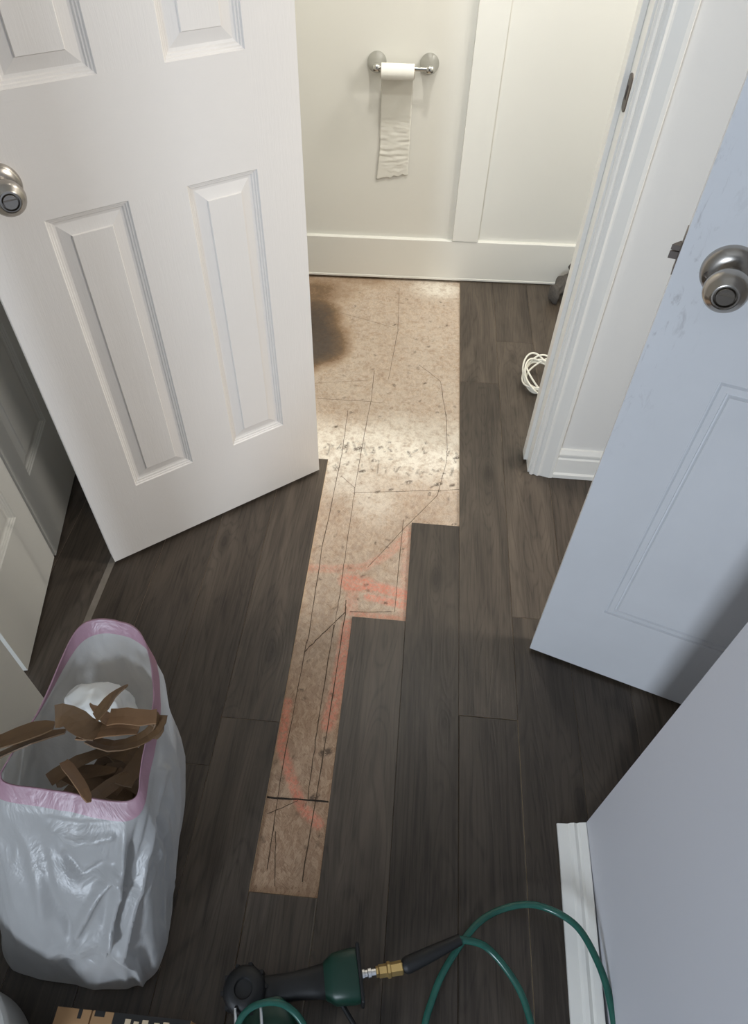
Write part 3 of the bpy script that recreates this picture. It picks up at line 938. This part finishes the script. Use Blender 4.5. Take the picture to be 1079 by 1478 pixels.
def A(px, py, z):
    x, y = P2(px, py, z * U); return (x / U, y / U, z)


strip('brown_strip', 'longest torn brown strip leaving the bag towards the closet', [A(-60, 1090, .300), A(0, 1072, .305), A(45, 1056, .309), A(78, 1048, .312)], 0.0165, M['brown'], group=GR, roll0=0.5, roll1=0.25)
strip('brown_strip', 'second brown strip under the longest one at the left rim', [A(-60, 1114, .280), A(0, 1092, .288), A(50, 1068, .295), A(95, 1056, .297)], 0.015, M['brown'], group=GR, roll0=0.9, roll1=0.6)
strip('brown_strip', 'short brown strip pointing up towards the back of the bag', [A(138, 1036, .322), A(155, 1016, .330), A(168, 1002, .336), A(183, 991, .342)], 0.0125, M['brown'], group=GR, roll0=0.3, roll1=0.8)
strip('brown_strip', 'pale brown strip lying level to the right rim', [A(158, 1036, .322), A(180, 1034, .325), A(205, 1037, .325), A(226, 1035, .324)], 0.0135, M['brown_pale'], group=GR, roll0=0.1, roll1=0.3, tip=False)
strip('brown_strip', 'curved brown strip sagging under the pale one at the right', [A(128, 1068, .298), A(160, 1078, .298), A(198, 1070, .301), A(224, 1052, .306), A(230, 1032, .310)], 0.0115, M['brown'], group=GR, roll0=0.7, roll1=-0.2, tip=False)
strip('brown_strip', 'angular brown strip folded over at the middle of the pile', [A(80, 1034, .324), A(100, 1034, .324), A(122, 1050, .318), A(142, 1060, .314)], 0.0165, M['brown'], group=GR, roll0=-0.5, roll1=0.5, tip=False)
strip('brown_strip', 'wide brown strip bridging the pile below the short one', [A(112, 1062, .309), A(140, 1056, .312), A(170, 1050, .314), A(200, 1054, .312)], 0.0145, M['brown_pale'], group=GR, roll0=0.5, roll1=0.0)
strip('brown_strip', 'thin brown strip drooping towards the pink front hem', [A(92, 1100, .262), A(106, 1118, .274), A(120, 1140, .281), A(128, 1158, .283)], 0.0085, M['brown_pale'], group=GR, roll0=0.3, roll1=0.8)
strip('brown_strip', 'brown strip crossing behind the short one', [A(134, 1018, .305), A(150, 1034, .310), A(166, 1046, .308)], 0.011, M['brown_pale'], group=GR, roll0=1.2, roll1=0.2)
strip('brown_strip', 'dark brown strip standing on edge at the right rim', [A(222, 1030, .318), A(228, 1048, .305), A(222, 1066, .292)], 0.010, M['brown'], group=GR, roll0=1.2, roll1=1.0)
r3 = random.Random(42)
for k in range(24):
    x, y = -.352 + .080 * ((k * 0.618) % 1), .232 + .066 * ((k * 0.414) % 1)
    a = r3.uniform(0, 6.28); h = .118 + .0048 * k; L = r3.uniform(.03, .045)
    d = (math.cos(a) * L, math.sin(a) * L)
    cl = lambda v, lo, hi: max(lo, min(hi, v))
    q = [(cl(x - d[0], -.372, -.262), cl(y - d[1], .218, .318), h - .015), (x, y, h + r3.uniform(-.006, .008)), (cl(x + d[0], -.372, -.262), cl(y + d[1], .218, .318), h + r3.uniform(-.015, .015))]
    strip('brown_strip', 'torn brown strip deep in the dark of the trash bag', q, r3.uniform(.010, .017), M['brown'], group='brown strips deep in the bag', roll0=r3.uniform(-.7, .7), roll1=r3.uniform(-.7, .7), tip=k % 2 == 0)
# crumpled white film in the back of the bag
bm = bmesh.new(); bmesh.ops.create_icosphere(bm, subdivisions=5, radius=1)
for v in bm.verts:
    p = v.co.copy()
    k = 1 + 0.22 * ridge(noise.noise(p * 1.1)) + 0.05 * ridge(noise.noise(p * 2.4 + Vector((4, 1, 2)))) - 0.12
    v.co = Vector((p.x * 0.052, p.y * 0.040, p.z * 0.050)) * k
me = bpy.data.meshes.new('crumpled_film'); bm.to_mesh(me); bm.free(); me.materials.append(M['tissue'])
me.polygons.foreach_set('use_smooth', [True] * len(me.polygons))
cf = link(bpy.data.objects.new('crumpled_paper', me)); cf.location = (-0.322 * U, 0.318 * U, 0.258 * U)
tag(cf, 'crumpled white paper wad at the back inside the trash bag', 'paper')

# ------------------------------------------------------------------ bucket and carton at the lower left
bk = empty('plastic_bucket', (-0.449 * U, -0.018 * U, 0))
tag(bk, 'white plastic bucket in the lower left corner before the trash bag', 'bucket')
b = MB(); b.lathe([(0.126, 0.0), (0.130, 0.004), (0.138, 0.128), (0.140, 0.138), (0.137, 0.138)], 'z', 64, cap1=False)
b.build('body', M['bucket'], bk, True)
b = MB(); b.lathe([(0.143, 0.137), (0.145, 0.141), (0.145, 0.152), (0.142, 0.158), (0.134, 0.160), (0.130, 0.155), (0.0, 0.157)], 'z', 64, cap1=False)
b.build('lid', M['bucket'], bk, True)
box = empty('cardboard_carton', (-0.370, -0.085, 0), 0)
tag(box, 'brown cardboard carton with black print at the bottom left edge', 'box')
CX = 0.108
b = MB(); b.box(-CX, CX, -0.17, 0.170, 0.001, 0.078); b.build('carton_body', M['cardboard'], box, bevel=0.002)
b = MB(); b.box(-CX + .001, -0.052, -0.165, 0.1705, 0.0785, 0.0815); b.build('flap', M['cardboard'], box, bevel=0.0008)
b = MB(); b.box(-0.050, CX - .001, -0.165, 0.1705, 0.0785, 0.0815); b.build('flap', M['cardboard'], box, bevel=0.0008)
for x0, x1, y0, y1 in ((-0.072, -0.066, .158, .1705), (-0.046, -0.030, .163, .1705), (-0.016, 0.106, .152, .1705)):
    b = MB(); b.box(x0, x1, y0, y1, 0.0816, 0.0819)
    pr = b.build('black_print', M['print'], box)
for x, h in ((0.004, .006), (0.018, .004), (0.031, .007), (0.050, .005), (0.064, .007), (0.084, .004)):
    b = MB(); b.box(x, x + 0.006 + h * .5, .158 - h * .3, .158 + h, 0.0820, 0.0822)
    b.build('pale_print', M['print_pale'], pr)

# ------------------------------------------------------------------ air tool and hose
TZ = 0.045
T0 = Vector((-0.066 * U, 0.107 * U, 0)); tdir = math.atan2(0.141 - 0.100, 0.045 + 0.130)
tool = empty('air_nailer', T0, tdir)
tag(tool, 'dark green and black pneumatic flooring nailer lying at the bottom', 'nail gun')
# local x runs along the handle towards the air fitting
b = MB(); rr = []
for x, w, h, zc in ((-0.085, .018, .018, .05), (-0.07, .021, .021, .05), (-0.02, .020, .020, .048), (0.02, .024, .022, .047), (0.036, .027, .026, .046)):
    rr.append([(x, w * math.copysign(abs(math.cos(a)) ** .7, math.cos(a)), zc + h * math.copysign(abs(math.sin(a)) ** .7, math.sin(a))) for a in np.linspace(0, 2 * math.pi, 28, endpoint=False)])
b.rings(rr, True, True, True)
b.build('grip', M['black'], tool, True)
b = MB(); rr = []
for x, w, h in ((0.030, .026, .026), (0.040, .032, .032), (0.046, .036, .036), (0.078, .039, .038), (0.086, .038, .037)):
    rr.append([(x, w * math.copysign(abs(math.cos(a)) ** .45, math.cos(a)), .046 + h * math.copysign(abs(math.sin(a)) ** .45, math.sin(a))) for a in np.linspace(0, 2 * math.pi, 36, endpoint=False)])
b.rings(rr, True, True, True)
b.build('end_cap', M['green'], tool, True)
b = MB(); b.box(0.0862, 0.0925, -.043, .042, .004, .088); b.build('gasket', M['black'], tool, bevel=0.003)
b = MB(); b.lathe([(0.008, .0925), (0.008, .097), (0.0065, .098), (0.0065, .102), (0.0085, .103), (0.0085, .108), (0.006, .109), (0.006, .116)], 'x', 24, (0, 0, .05))
b.build('air_plug', M['steel'], tool, True)
# main housing: black domed head and green casting running out of the frame
hx = -0.095
b = MB(); b.lathe([(0.026, .02), (0.033, .028), (0.035, .05), (0.034, .074), (0.030, .082), (0.022, .087), (0.015, .087), (0.013, .083), (0.0, .083)], 'z', 48, (hx - .004, 0.004, 0), cap1=False)
for k in range(10):
    a = k * math.pi / 5
    b.box(hx - .004 + .0345 * math.cos(a) - .003, hx - .004 + .0345 * math.cos(a) + .003, .004 + .0345 * math.sin(a) - .003, .004 + .0345 * math.sin(a) + .003, .03, .075)
b.build('piston_head', M['black'], tool, True)
b = MB(); rr = []
for y, w, z0, z1 in ((-0.012, .032, .004, .070), (-0.04, .044, .003, .078), (-0.06, .050, .003, .083), (-0.11, .048, .003, .078), (-0.14, .036, .003, .06)):
    xc = hx + 0.028
    rr.append([(xc + w * math.copysign(abs(math.cos(a)) ** .5, math.cos(a)), y, (z0 + z1) / 2 + (z1 - z0) / 2 * math.copysign(abs(math.sin(a)) ** .5, math.sin(a))) for a in np.linspace(0, 2 * math.pi, 36, endpoint=False)])
b.rings(rr, True, True, True)
b.build('housing', M['green'], tool, True)
for xx in (-.052, -0.012):
    b = MB(); b.tube([(hx + .035 + xx, -.02, .086), (hx + .035 + xx, -.145, .075)], 0.0028, 10); b.build('guide_rod', M['steel'], tool, True)
b = MB(); b.box(0.055, 0.105, -0.115, -0.085, .004, .035); mg = b.build('magazine_end', M['black'], tool, bevel=.004)
b = MB(); b.box(0.066, 0.100, -0.110, -0.090, .0352, .0362); b.build('steel_plate', M['steel'], mg)
b = MB(); b.tube([(0.050, -0.025, .03), (0.075, -0.07, .022), (0.082, -0.1, .02)], .004, 8); b.build('trigger_rod', M['black'], tool, True)

ca_, sa_ = math.cos(tdir), math.sin(tdir)
def TL(x, y, z):   # tool-local to world
    return (T0.x + x * ca_ - y * sa_, T0.y + x * sa_ + y * ca_, z)
hose = empty('air_hose', (0.12 * U, 0.16 * U, 0))
tag(hose, 'green translucent air hose looping from a brass coupler to the trim board', 'hose')
ho = Vector((0.12 * U, 0.16 * U, 0))
def H(p): return Vector(p) - ho
b = MB()
base = [Vector(TL(x, 0, .05)) - ho for x in (0.1165, 0.120, 0.122, 0.134, 0.136, 0.140, 0.142, 0.160, 0.162)]
b.tube(base, [.0085, .0085, .010, .010, .0125, .0125, .0105, .0110, .0095], 6)
b.build('brass_coupler', M['brass'], hose, True, sharp=25)
g0 = Vector(TL(0.162, 0, .05)); g1 = Vector((*P2(664, 1356, .055), .055))
b = MB(); b.tube([g0 + (g1 - g0) * t - ho for t in (0, .04, .08, .5, .9, 1)], [.009, .0125, .0135, .012, .0095, .0088], 20); b.build('hose_grip', M['black'], hose, True)
def F(px, py, z): return Vector((*P2(px, py, z), z))
hp = [g0 + (g1 - g0) * .97, g1, F(700, 1366, .05), F(735, 1405, .045), F(758, 1450, .04), F(768, 1510, .03), F(745, 1600, .012), F(690, 1640, .010), F(635, 1590, .010), F(612, 1500, .015), F(625, 1438, .022),
      F(648, 1388, .028), F(690, 1332, .03), F(735, 1309, .03), F(780, 1308, .034), F(830, 1335, .05), F(862, 1388, .06), F(880, 1445, .06), F(888, 1510, .05), F(880, 1620, .03), F(840, 1700, .02)]
b = MB(); b.tube([Vector(p) - ho for p in catmull(hp, 10)], 0.0060, 14); b.build('hose_tube', M['hose'], hose, True, sharp=180)
lp = [TL(-.118, -.13, .09), TL(-.118, -.075, .098), TL(-.10, -.035, .104), TL(-.07, -.022, .106), TL(-.035, -.028, .100), TL(-.008, -.055, .09), TL(.008, -.10, .07), TL(.01, -.15, .04)]
b = MB(); b.tube([Vector(p) - T0 for p in catmull(lp, 8)], 0.0052, 12)
tb = b.build('air_tube', M['hose'], None, True, sharp=180); tb.location = T0
tag(tb, 'short clear green tube arching over the nailer body', 'tube')
